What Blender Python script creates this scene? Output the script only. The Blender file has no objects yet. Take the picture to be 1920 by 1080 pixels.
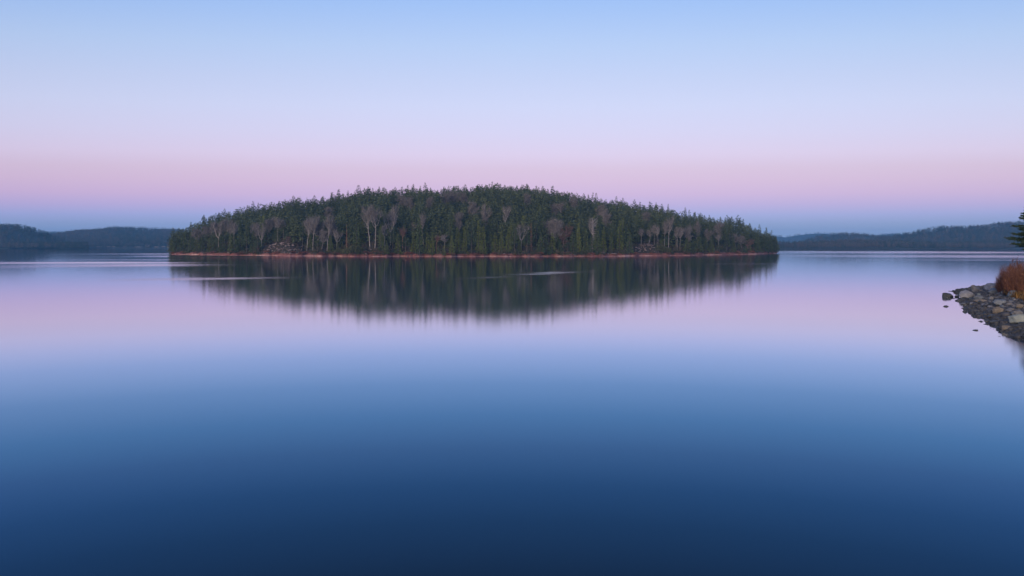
import bpy, bmesh, math, random
import numpy as np
from mathutils import Vector, noise, Matrix

C = bpy.context.scene.collection
R0 = math.radians
F = 1493.0          # focal length in photo pixels (28 mm lens)
HZ = 461.0          # the horizon's row
EYE = 5.5           # camera height over the water

def lin(r, g, b):
    f = lambda c: (c/255/12.92) if c/255 <= .04045 else ((c/255+.055)/1.055)**2.4
    return (f(r), f(g), f(b), 1.0)

# ------------------------------------------------------------------ materials
def new_mat(name):
    m = bpy.data.materials.new(name); m.use_nodes = True
    nt = m.node_tree; nt.nodes.clear()
    out = nt.nodes.new('ShaderNodeOutputMaterial')
    return m, nt, out

class NT:
    def __init__(s, nt): s.nt = nt
    def n(s, t, **k):
        x = s.nt.nodes.new(t)
        for a, b in k.items(): setattr(x, a, b)
        return x
    def l(s, a, b): s.nt.links.new(a, b)
    def val(s, sock, v):
        if hasattr(v, 'is_output') or isinstance(v, bpy.types.NodeSocket): s.l(v, sock)
        else: sock.default_value = v
    def math(s, op, a, b=None, c=None, clamp=False):
        x = s.n('ShaderNodeMath', operation=op, use_clamp=clamp)
        s.val(x.inputs[0], a)
        if b is not None: s.val(x.inputs[1], b)
        if c is not None: s.val(x.inputs[2], c)
        return x.outputs[0]
    def ramp(s, fac, stops, interp='LINEAR'):
        x = s.n('ShaderNodeValToRGB'); cr = x.color_ramp; cr.interpolation = interp
        while len(cr.elements) < len(stops): cr.elements.new(.5)
        for e, (p, c) in zip(cr.elements, sorted(stops, key=lambda q: q[0])):
            e.position = p; e.color = tuple(c) if len(c) == 4 else (*c, 1)
        s.val(x.inputs[0], fac)
        return x.outputs[0]
    def noise(s, vec, scale, detail=3, rough=.55):
        x = s.n('ShaderNodeTexNoise'); x.inputs['Scale'].default_value = scale
        x.inputs['Detail'].default_value = detail; x.inputs['Roughness'].default_value = rough
        if vec is not None: s.l(vec, x.inputs['Vector'])
        return x.outputs[0]
    def mix(s, fac, a, b):
        x = s.n('ShaderNodeMix', data_type='RGBA'); s.val(x.inputs[0], fac)
        s.val(x.inputs[6], a); s.val(x.inputs[7], b)
        return x.outputs[2]

def foliage(name, stops, rand=.35, rough=.75):
    m, nt, out = new_mat(name); N = NT(nt)
    at = N.n('ShaderNodeAttribute', attribute_name='tint').outputs['Fac']
    oi = N.n('ShaderNodeObjectInfo').outputs['Random']
    f = N.math('ADD', N.math('MULTIPLY', at, 1-rand), N.math('MULTIPLY', oi, rand))
    col = N.ramp(f, stops)
    p = N.n('ShaderNodeBsdfPrincipled'); N.l(col, p.inputs['Base Color'])
    p.inputs['Roughness'].default_value = rough; p.inputs['Specular IOR Level'].default_value = .25
    N.l(p.outputs[0], out.inputs[0])
    return m

def surface(name, stops, scale=3, rough=.85, bump=0., detail=5):
    m, nt, out = new_mat(name); N = NT(nt)
    co = N.n('ShaderNodeTexCoord').outputs['Object']
    nz = N.noise(co, scale, detail)
    oi = N.n('ShaderNodeObjectInfo').outputs['Random']
    f = N.math('ADD', N.math('MULTIPLY', nz, .8), N.math('MULTIPLY', oi, .22))
    p = N.n('ShaderNodeBsdfPrincipled'); N.l(N.ramp(f, stops), p.inputs['Base Color'])
    p.inputs['Roughness'].default_value = rough; p.inputs['Specular IOR Level'].default_value = .3
    if bump:
        b = N.n('ShaderNodeBump'); b.inputs['Strength'].default_value = bump; b.inputs['Distance'].default_value = .1
        N.l(N.noise(co, scale*4, 6), b.inputs['Height']); N.l(b.outputs[0], p.inputs['Normal'])
    N.l(p.outputs[0], out.inputs[0])
    return m

M = {}
M['fir'] = foliage('fir_foliage', [(0, (.028,.042,.018)), (.35, (.05,.07,.026)), (.7, (.073,.095,.032)), (1, (.1,.12,.04))])
M['cedar'] = foliage('cedar_foliage', [(0, (.05,.065,.014)), (.5, (.1,.122,.025)), (1, (.145,.165,.036))])
M['pine'] = foliage('pine_foliage', [(0, (.03,.046,.023)), (.5, (.058,.08,.037)), (1, (.09,.112,.052))])
M['dead'] = foliage('dead_foliage', [(0, (.075,.042,.03)), (.5, (.12,.07,.045)), (1, (.17,.105,.07))])
M['twig'] = foliage('twig_bark', [(0, (.11,.098,.094)), (.5, (.165,.148,.142)), (1, (.24,.215,.205))], rough=.9)
M['twigred'] = foliage('reddish_twig_bark', [(0, (.10,.055,.045)), (.5, (.16,.09,.075)), (1, (.23,.14,.12))], rough=.9)
M['forest'] = foliage('forest_foliage', [(0, (.034,.045,.025)), (.3, (.056,.074,.036)), (.55, (.076,.096,.043)), (.8, (.097,.116,.048)), (1, (.12,.13,.056))], rand=0)
M['far'] = foliage('far_forest_foliage', [(0, (.022,.034,.026)), (.55, (.045,.06,.042)), (.6, (.07,.062,.056)), (1, (.11,.092,.088))], rand=0)
M['bush'] = foliage('bush_leaves', [(0, (.035,.042,.02)), (.5, (.075,.08,.035)), (1, (.12,.12,.055))])
M['redbush'] = foliage('red_undergrowth', [(0, (.09,.034,.024)), (.5, (.16,.062,.042)), (1, (.24,.11,.075))])
M['redstem'] = foliage('red_stems', [(0, (.07,.03,.021)), (.4, (.155,.064,.039)), (.75, (.26,.12,.068)), (1, (.39,.24,.15))])
M['gold'] = foliage('dry_grass_blades', [(0, (.14,.075,.022)), (.5, (.26,.14,.04)), (1, (.38,.24,.09))], rand=0)
M['spruce'] = foliage('spruce_needles', [(0, (.018,.034,.018)), (.5, (.034,.058,.026)), (1, (.062,.09,.036))])
M['bark'] = surface('dark_bark', [(.2, (.05,.04,.035)), (.8, (.13,.105,.095))], 2)
M['pale'] = surface('pale_bark', [(.2, (.17,.145,.14)), (.55, (.29,.26,.25)), (.9, (.44,.4,.39))], .7)
M['grey'] = surface('grey_bark', [(.2, (.14,.115,.115)), (.8, (.3,.26,.255))], .7)
M['rust'] = surface('rust_bark', [(.2, (.17,.08,.06)), (.8, (.34,.19,.14))], .7)
M['rock'] = surface('island_rock', [(.25, (.07,.052,.05)), (.5, (.16,.12,.115)), (.8, (.36,.29,.275))], 1.2, bump=.5)
M['boulder'] = surface('grey_boulder', [(.25, (.10,.10,.105)), (.5, (.2,.2,.21)), (.85, (.36,.36,.37))], 2.2, bump=.6)
M['blueb'] = surface('blue_grey_boulder', [(.25, (.075,.083,.092)), (.5, (.15,.166,.182)), (.85, (.28,.3,.32))], 2.2, bump=.5)
M['tanb'] = surface('tan_boulder', [(.25, (.085,.07,.056)), (.5, (.165,.138,.108)), (.85, (.27,.232,.185))], 2.2, bump=.5)
M['paleb'] = surface('pale_boulder', [(.25, (.11,.118,.1)), (.5, (.23,.245,.21)), (.85, (.37,.385,.33))], 2, bump=.5)
M['darkb'] = surface('dark_wet_stone', [(.25, (.03,.03,.03)), (.6, (.07,.068,.062)), (.9, (.13,.12,.1))], 2.5, rough=.45, bump=.5)
M['wall'] = surface('painted_wall', [(.2, (.14,.115,.115)), (.8, (.24,.195,.195))], 1)
M['redwall'] = surface('red_painted_wall', [(.2, (.3,.1,.09)), (.8, (.42,.17,.14))], 1)
M['roof'] = surface('shingle_roof', [(.2, (.16,.13,.13)), (.8, (.26,.22,.22))], 1)
M['paleroof'] = surface('pale_metal_roof', [(.2, (.2,.18,.19)), (.8, (.28,.26,.27))], 1)
M['dark'] = surface('dark_window_glass', [(.2, (.03,.035,.045)), (.8, (.05,.055,.065))], 1, rough=.2)

def ground_mat(name, line_cols, stops):
    """earth with a strand of washed sand along the waterline (a band of real material, by height)"""
    m, nt, out = new_mat(name); N = NT(nt)
    co = N.n('ShaderNodeTexCoord').outputs['Object']
    sep = N.n('ShaderNodeSeparateXYZ'); N.l(co, sep.inputs[0])
    nz = N.noise(co, .35, 6)
    base = N.ramp(nz, stops)
    sand = N.ramp(N.noise(co, .09, 4), line_cols)
    wob = N.math('MULTIPLY_ADD', N.noise(co, .035, 5, .65), 1.9, -.62)
    f = N.math('LESS_THAN', sep.outputs['Z'], wob)
    litter = N.ramp(nz, [(.3, (.028,.026,.02)), (.55, (.055,.045,.034)), (.75, (.10,.065,.05))])
    up = N.n('ShaderNodeMapRange'); N.l(sep.outputs['Z'], up.inputs[0]); up.inputs[1].default_value = 1.0; up.inputs[2].default_value = 1.7
    base = N.mix(up.outputs[0], base, litter)
    p = N.n('ShaderNodeBsdfPrincipled'); N.l(N.mix(f, base, sand), p.inputs['Base Color'])
    p.inputs['Roughness'].default_value = .95; p.inputs['Specular IOR Level'].default_value = .1
    N.l(p.outputs[0], out.inputs[0])
    return m
M['island'] = ground_mat('island_soil', [(.35, (.20,.085,.066)), (.5, (.42,.22,.17)), (.65, (.58,.36,.30))],
                         [(.3, (.13,.05,.04)), (.5, (.23,.085,.066)), (.7, (.32,.14,.11))])
M['hill'] = surface('hill_soil', [(.3, (.035,.042,.034)), (.7, (.06,.062,.052))], .02)
M['bank'] = surface('bank_shingle', [(.3, (.05,.05,.05)), (.6, (.11,.107,.104)), (.85, (.18,.17,.165))], 4, bump=.6)
M['gravel'] = foliage('gravel_stones', [(0, (.04,.039,.04)), (.5, (.105,.101,.102)), (.85, (.2,.188,.182)), (1, (.3,.27,.24))], rand=0, rough=.8)

# ------------------------------------------------------------------ mesh helpers
def mesh(name, verts, tris, mats, tint=None, smooth=False, mat_idx=None):
    verts = np.asarray(verts, np.float32).reshape(-1, 3); tris = np.asarray(tris, np.int32).reshape(-1, 3)
    me = bpy.data.meshes.new(name)
    me.vertices.add(len(verts)); me.vertices.foreach_set('co', verts.ravel())
    n = len(tris)
    me.loops.add(3*n); me.loops.foreach_set('vertex_index', tris.ravel())
    me.polygons.add(n)
    me.polygons.foreach_set('loop_start', np.arange(0, 3*n, 3, dtype=np.int32))
    me.polygons.foreach_set('loop_total', np.full(n, 3, np.int32))
    for m in (mats if isinstance(mats, (list, tuple)) else [mats]): me.materials.append(m)
    if mat_idx is not None: me.polygons.foreach_set('material_index', np.asarray(mat_idx, np.int32))
    if smooth: me.polygons.foreach_set('use_smooth', np.ones(n, bool))
    if tint is not None:
        a = me.attributes.new('tint', 'FLOAT', 'POINT'); a.data.foreach_set('value', np.asarray(tint, np.float32))
    me.update(calc_edges=True)
    return me

def link(name, me, parent=None, loc=None):
    o = bpy.data.objects.new(name, me); C.objects.link(o)
    if parent: o.parent = parent
    if loc is not None: o.location = loc
    return o

def tag(o, label=None, cat=None, group=None, kind=None):
    if label: o['label'] = label
    if cat: o['category'] = cat
    if group: o['group'] = group
    if kind: o['kind'] = kind
    return o

class Acc:
    def __init__(s): s.v = []; s.t = []; s.c = []; s.n = 0
    def add(s, v, t, c):
        v = np.asarray(v, np.float32).reshape(-1, 3); t = np.asarray(t, np.int32).reshape(-1, 3)
        s.v.append(v); s.t.append(t+s.n); s.c.append(np.broadcast_to(np.asarray(c, np.float32), (len(v),)).copy()); s.n += len(v)
    def arr(s):
        return np.concatenate(s.v), np.concatenate(s.t), np.concatenate(s.c)
    def build(s, name, mats, **k):
        v, t, c = s.arr(); return mesh(name, v, t, mats, c, **k)

def unit(a): return a/np.maximum(np.linalg.norm(a, axis=-1, keepdims=True), 1e-9)

def kites(p, d, L, W, rng, bend=.15):
    """folded leaf-like sprays: base p, direction d, length L, width W"""
    p = np.asarray(p, float); d = unit(np.asarray(d, float)); n = len(p)
    L = np.broadcast_to(L, (n,))[:, None]; W = np.broadcast_to(W, (n,))[:, None]
    s = unit(np.cross(d, rng.normal(size=(n, 3)))); u = np.cross(s, d)
    b = p; t = p+d*L; m = p+d*L*.45+u*L*bend
    v = np.stack([b, m+s*W/2, t, m-s*W/2], 1).reshape(-1, 3)
    i = np.arange(n)*4
    t = np.stack([np.stack([i, i+1, i+2], 1), np.stack([i, i+2, i+3], 1)], 1).reshape(-1, 3)
    return v, t

def tube(pts, rad, sides=5):
    pts = np.asarray(pts, float); k = len(pts); rad = np.asarray(rad, float)
    d = unit(np.gradient(pts, axis=0)); ref = np.array([.31, .95, .02]) if abs(d[0, 2]) > .7 else np.array([0, 0, 1.])
    a = unit(np.cross(d, ref)); b = np.cross(d, a)
    th = np.linspace(0, 2*np.pi, sides, endpoint=False)
    v = (pts[:, None]+rad[:, None, None]*(np.cos(th)[None, :, None]*a[:, None]+np.sin(th)[None, :, None]*b[:, None])).reshape(-1, 3)
    t = []
    for i in range(k-1):
        for j in range(sides):
            q = i*sides+j; r = i*sides+(j+1) % sides
            t += [(q, r, q+sides), (r, r+sides, q+sides)]
    return v, t

# ------------------------------------------------------------------ tree templates (height 16 m, base at the origin)
TH = 16.0
def conifer_crown(rng, kind, layers, per, sprays, size, R=None):
    P, D, L, W, T = [], [], [], [], []
    if kind == 'fir':   R = R or rng.uniform(2.2, 2.9); h0 = rng.uniform(.05, .14); pw = .85; droop = .35
    elif kind == 'cedar': R = R or rng.uniform(1.8, 2.4); h0 = .02; pw = .62; droop = .2
    else:               R = R or rng.uniform(2.9, 3.7); h0 = rng.uniform(.28, .42); pw = .72; droop = -.05
    az0 = rng.uniform(0, 6.28)
    for i in range(layers):
        u = (i+rng.uniform(.1, .9))/layers
        h = h0+(1-h0)*u
        gap = 1.0
        if kind == 'pine':
            r = R*(1-u)**pw*(.45+.55*min(1, u*4+.35))*rng.uniform(.7, 1.2)
        else:
            r = R*(1-u)**pw*rng.uniform(.82, 1.15)
        r = max(r, .18)
        nb = max(3, int(per*(.5+.5*(r/R))))
        az = az0+i*2.4+np.arange(nb)*2*np.pi/nb+rng.uniform(-.35, .35, nb)
        for a in az:
            if rng.random() < (.22 if kind == 'pine' else .1): continue
            Lb = r*rng.uniform(.6, 1.15); out = np.array([math.cos(a), math.sin(a), 0]); tan = np.array([-out[1], out[0], 0])
            tb = np.clip(rng.normal(.5, .2), 0, 1)
            ns = max(2, int(round(sprays*(.4+.6*Lb/R))))
            for s in range(ns):
                f = (s+rng.uniform(.5, 1.0))/ns
                if kind == 'pine' and f < .3: continue
                p = out*Lb*f+tan*rng.normal(0, .13*Lb)+np.array([0, 0, h*TH-droop*Lb*f*f+rng.normal(0, .12)])
                dd = out*rng.uniform(.5, 1)+tan*rng.uniform(-.8, .8)+np.array([0, 0, (rng.uniform(-.45, .15) if kind != 'pine' else rng.uniform(-.1, .7))])
                if kind == 'cedar': dd = out*.7+tan*rng.uniform(-.6, .6)+np.array([0, 0, rng.uniform(-.3, .9)])
                P.append(p); D.append(dd); L.append(size*rng.uniform(.65, 1.3)*(.55+.45*(1-u)))
                W.append(size*rng.uniform(.3, .6)); T.append(np.clip(tb*.6+.4*rng.random(), 0, 1))
    for k in range(5):   # leader
        P.append([0, 0, TH*(1-.02*k)]); D.append([rng.normal(0, .35), rng.normal(0, .35), 1]); L.append(.7); W.append(.22); T.append(.5)
    v, t = kites(P, D, np.array(L), np.array(W), rng)
    return v, t, np.repeat(np.array(T), 4)

def trunk_mesh(rng, r=.2, top=.96, mat='bark', name='trunk'):
    k = 6; z = np.linspace(-.6, TH*top, k)
    pts = np.stack([np.cumsum(rng.normal(0, .06, k)), np.cumsum(rng.normal(0, .06, k)), z], 1); pts[:2, :2] = 0
    v, t = tube(pts, np.linspace(r, .03, k), 6)
    return mesh(name, v, t, M[mat], np.full(len(v), .5), smooth=True)

def conifer_templates(rng):
    T = {}
    for kind, n, args, mat in (('fir', 5, (26, 9, 5, 1.05), 'fir'), ('cedar', 4, (28, 9, 4, .95), 'cedar'), ('pine', 6, (18, 8, 7, 1.0), 'pine'),
                               ('dead', 2, (20, 6, 3, .8), 'dead')):
        T[kind] = []
        for i in range(n):
            v, t, c = conifer_crown(rng, 'fir' if kind == 'dead' else kind, *args, R=(1.3 if kind == 'dead' else None))
            T[kind].append((mesh(kind+'_crown', v, t, M[mat], c), trunk_mesh(rng, .22, mat={'dead': 'rust'}.get(kind, 'bark'))))
    return T

def bare_tree(rng, fork=.5, limbs=3, spread=.16, twigs=900, lean=0., r=.26, crown_from=.45, narrow=False, thin=False, oval=False, up=1.):
    """leafless broadleaf: trunk and main limbs in one mesh, branches and twigs in another"""
    tr, br = Acc(), Acc()
    fh = fork*TH
    k = 6; z = np.linspace(-.5, fh, k)
    x = rng.normal(0, .35)*np.linspace(0, 1, k)**1.3*2+np.cumsum(rng.normal(0, .13, k)); y = np.cumsum(rng.normal(0, .1, k))
    x[0] = y[0] = 0
    base = np.stack([x, y, z], 1); rad = np.linspace(r, r*.68, k)
    tr.add(*tube(base, rad, 6), .5)
    tips = base[-1]; ends = []
    if oval:
        m = 8; zl = np.linspace(fh, TH*rng.uniform(.9, .97), m); w = np.linspace(0, 1, m)
        lx = tips[0]+np.concatenate([[0], np.cumsum(rng.normal(0, .28, m-1))]); ly = tips[1]+np.concatenate([[0], np.cumsum(rng.normal(0, .28, m-1))])
        lead = np.stack([lx, ly, zl], 1); tr.add(*tube(lead, np.linspace(r*.66, .05, m), 5), .5); ends.append(lead[1:])
    for i in range(limbs):
        a = i*2.4+rng.uniform(-.5, .5)
        m = 8; u = np.linspace(0, 1, m)
        if oval:
            q = crown_from+(.82-crown_from)*((i+rng.random())/limbs)
            ext = spread*TH*math.sqrt(max(.08, 1-((q-.52)/.48)**2))*rng.uniform(.6, 1.1)*(.45 if narrow else 1)
            full = np.concatenate([base, lead[1:]]); p0 = np.array([np.interp(q*TH, full[:, 2], full[:, 0]), np.interp(q*TH, full[:, 2], full[:, 1]), q*TH])
            rise = min(ext*up*rng.uniform(.25, .85), TH*.96-q*TH)
            px = p0[0]+math.cos(a)*ext*u**.85; py = p0[1]+math.sin(a)*ext*u**.85; pz = p0[2]+rise*u**1.25; rr0 = r*.42*(1.1-q)/.6
        else:
            q = rng.uniform(.15, 1) if limbs > 1 else .2
            top = TH*(rng.uniform(.86, .95)-.2*q**2); rr = spread*TH*(.25+.85*q)*(.4 if narrow else 1); bow = u**rng.uniform(.6, 1.)
            px = tips[0]+math.cos(a)*rr*bow; py = tips[1]+math.sin(a)*rr*bow; pz = fh+(top-fh)*u**1.1; rr0 = r*.6
        px = px+np.concatenate([[0], np.cumsum(rng.normal(0, .16, m-1))]); py = py+np.concatenate([[0], np.cumsum(rng.normal(0, .16, m-1))])
        L = np.stack([px, py, pz], 1)
        tr.add(*tube(L, np.linspace(rr0, .05, m), 5), .5)
        ends.append(L)
    # secondary branches off limbs (and the upper trunk)
    segs = []
    nsec = 6 if oval else 10
    for L in ends:
        for j in range(nsec):
            u = rng.uniform(.05, .95); q = u*(len(L)-1); i0 = int(min(q, len(L)-2)); p = L[i0]+(L[i0+1]-L[i0])*(q-i0)
            if p[2] < crown_from*TH*rng.uniform(.85, 1.2): continue
            a = rng.uniform(0, 6.28); ln = TH*rng.uniform(.11, .24)*(1-.45*u)*(.5 if narrow else 1)
            d = np.array([math.cos(a)*.8, math.sin(a)*.8, rng.uniform(.1, .9)])
            m = 4; w = np.linspace(0, 1, m)[:, None]
            S = p+d*ln*w+np.array([0, 0, .25*ln])*w**2+np.concatenate([np.zeros((1, 3)), np.cumsum(rng.normal(0, .1, (m-1, 3)), 0)])
            (tr if thin else br).add(*tube(S, np.linspace(.1 if thin else .075, .025, m), 3), np.clip(rng.normal(.6, .2), 0, 1)); segs.append(S)
        segs.append(L[2:])
    # tertiary + twigs
    ter = []
    for S in list(segs):
        for j in range(4):
            q = rng.uniform(.2, 1)*(len(S)-1); i0 = int(min(q, len(S)-2)); p = S[i0]+(S[i0+1]-S[i0])*(q-i0)
            d = unit(rng.normal(size=3)+np.array([0, 0, .9])); ln = rng.uniform(.8, 1.9)
            Q = np.stack([p, p+d*ln*.5+rng.normal(0, .06, 3), p+d*ln+np.array([0, 0, .15])]); ter.append(Q)
            br.add(*tube(Q, [.045, .03, .014], 3), np.clip(rng.normal(.5, .2), 0, 1))
    allseg = segs+ter*2
    P, D = [], []
    for j in range(twigs):
        S = allseg[rng.integers(len(allseg))]
        q = rng.uniform(.1, 1)*(len(S)-1); i0 = int(min(q, len(S)-2)); P.append(S[i0]+(S[i0+1]-S[i0])*(q-i0))
        D.append(unit(rng.normal(size=3)+np.array([0, 0, .7])))
    v, t = kites(P, D, rng.uniform(.7, 1.7, twigs), rng.uniform(.05, .10, twigs) if thin else rng.uniform(.08, .17, twigs), rng, .04)
    br.add(v, t, np.repeat(rng.random(twigs), 4))
    return tr, br

def bare_templates(rng):
    B = {}
    for key, n, kw, tm, cm in (
            ('birch', 4, dict(fork=.55, limbs=9, spread=.24, crown_from=.46, oval=True, up=2.4, twigs=1000, r=.24, thin=True), 'pale', 'twig'),
            ('fuzz', 6, dict(fork=.42, limbs=12, spread=.25, twigs=1900, r=.17, crown_from=.3, oval=True), 'grey', 'twig'),
            ('fork', 3, dict(fork=.36, limbs=5, spread=.36, twigs=600, r=.28, thin=True), 'pale', 'twig'),
            ('slim', 5, dict(fork=.5, limbs=9, spread=.14, twigs=600, r=.15, crown_from=.5, thin=True, oval=True), 'pale', 'twig'),
            ('rusty', 2, dict(fork=.6, limbs=8, oval=True, spread=.1, twigs=250, r=.28, crown_from=.6), 'rust', 'twigred'),
            ('sapling', 3, dict(fork=.3, limbs=9, oval=True, spread=.3, twigs=1100, r=.14, crown_from=.15), 'grey', 'twigred')):
        B[key] = []
        for i in range(n):
            t, b = bare_tree(rng, **kw)
            B[key].append((b.build('bare_crown', M[cm]), t.build('bare_trunk', M[tm], smooth=True)))
    return B

rng = np.random.default_rng(7)
CT = conifer_templates(rng)
BT = bare_templates(rng)

# ------------------------------------------------------------------ the island's shape
def interp(x, tab): return np.interp(x, [a for a, b in tab], [b for a, b in tab])
FRONT = [(300, 560), (318, 515), (360, 492), (450, 452), (600, 420), (750, 415), (900, 414), (1050, 414), (1150, 424), (1250, 446), (1350, 486), (1420, 530), (1458, 590), (1475, 620)]
DEPTH = [(300, 30), (330, 45), (450, 105), (600, 145), (800, 175), (960, 185), (1150, 160), (1300, 105), (1400, 70), (1458, 38), (1475, 30)]
SIL = [(300, 462), (318, 447), (322, 437), (345, 425), (365, 415), (380, 408), (420, 396), (480, 384), (550, 373), (600, 369), (640, 363), (680, 355), (730, 354), (800, 353),
       (860, 351), (900, 347), (960, 347), (1010, 351), (1050, 357), (1100, 367), (1150, 376), (1200, 382), (1240, 387), (1290, 398), (1320, 404),
       (1360, 409), (1390, 413), (1400, 419), (1430, 431), (1448, 438), (1456, 446), (1462, 462)]
MEAN = 13.5
def smooth01(x): x = np.clip(x, 0, 1); return x*x*(3-2*x)
def front(px): return interp(px, FRONT)+3.2*np.sin(px*.043)+2.2*np.sin(px*.11+1)+1.2*np.sin(px*.31)+.6*np.sin(px*.83)
def sil(px): return interp(px, SIL)
def bump(px): return 2.6*np.exp(-((px-528)/26.)**2)+1.6*np.exp(-((px-705)/20.)**2)+2.4*np.exp(-((px-1212)/26.)**2)+.8*np.exp(-((px-1330)/30.)**2)
def island_z(X, Y):
    X = np.asarray(X, float); Y = np.asarray(Y, float)
    px = 960+F*X/Y; d = Y-front(px); D = interp(px, DEPTH); t = d/D
    e = smooth01((px-314)/14)*smooth01((1463-px)/12)
    Hr = np.maximum(EYE+(HZ-sil(px))/F*(front(px)+D)-MEAN-2.6, 0)
    ease = np.where(t < 1, np.sin(np.pi/2*np.clip(t, 0, 1))**1.25, np.cos(np.pi/2*np.clip((t-1)/1.4, 0, 1)))
    b = np.interp(d, [-8, 0, 1, 3, 7, 12, 22], [-1.2, -.02, .26, .72, 1.35, 1.85, 2.5])
    back = smooth01((2.6-t)/.3)
    return -1.2+(b+1.2+Hr*ease+bump(px)*smooth01((d-2)/10)*smooth01((60-d)/40))*e*back
def at(px, inland):
    Y = front(px)+inland; X = (px-960)/F*Y
    return float(X), float(Y), float(island_z(X, Y))
def height_for(px, inland, ytop):
    X, Y, z = at(px, inland)
    return EYE+(HZ-ytop)/F*Y-z

cols = np.arange(306, 1472, 2.5); rows = np.concatenate([[-8, -4, -1, 0, .5, 1, 2, 3, 4.5, 6, 8, 10, 13, 17, 22], np.linspace(28, 440, 60)])
PX, DD = np.meshgrid(cols, rows, indexing='ij')
YY = front(PX)+DD; XX = (PX-960)/F*YY; ZZ = island_z(XX, YY)
ZZ = ZZ+np.where(DD > .4, .18*np.sin(XX*.9+YY*.5)*np.sin(YY*.7-XX*.33)*smooth01(DD/5), 0)
nr = len(rows)
i, j = np.meshgrid(np.arange(len(cols)-1), np.arange(nr-1), indexing='ij'); q = (i*nr+j).ravel()
tri = np.stack([np.stack([q, q+nr, q+1], 1), np.stack([q+nr, q+nr+1, q+1], 1)], 1).reshape(-1, 3)
isl = link('island_ground', mesh('island_ground', np.stack([XX, YY, ZZ], -1), tri, M['island'], smooth=True)); tag(isl, kind='structure')

# ------------------------------------------------------------------ individual trees on the island
ORD = ['first', 'second', 'third', 'fourth', 'fifth', 'sixth', 'seventh', 'eighth', 'ninth']
def make_tree(name, tmpl, loc, H, width=1., label=None, cat='tree', group=None, rz=None, parts=('crown', 'trunk')):
    e = bpy.data.objects.new(name, None); C.objects.link(e)
    e.empty_display_size = .5
    e.location = loc; s = H/TH
    e.rotation_euler = (0, 0, rng.uniform(0, 6.28) if rz is None else rz); e.scale = (s*width, s*width, s)
    for nm, me in zip(parts, tmpl):
        link(nm, me, e)
    tag(e, label, cat, group)
    return e

def pick(lst): return lst[rng.integers(len(lst))]

NOTABLE = []   # (px, phrase) landmarks along the shore
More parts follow.
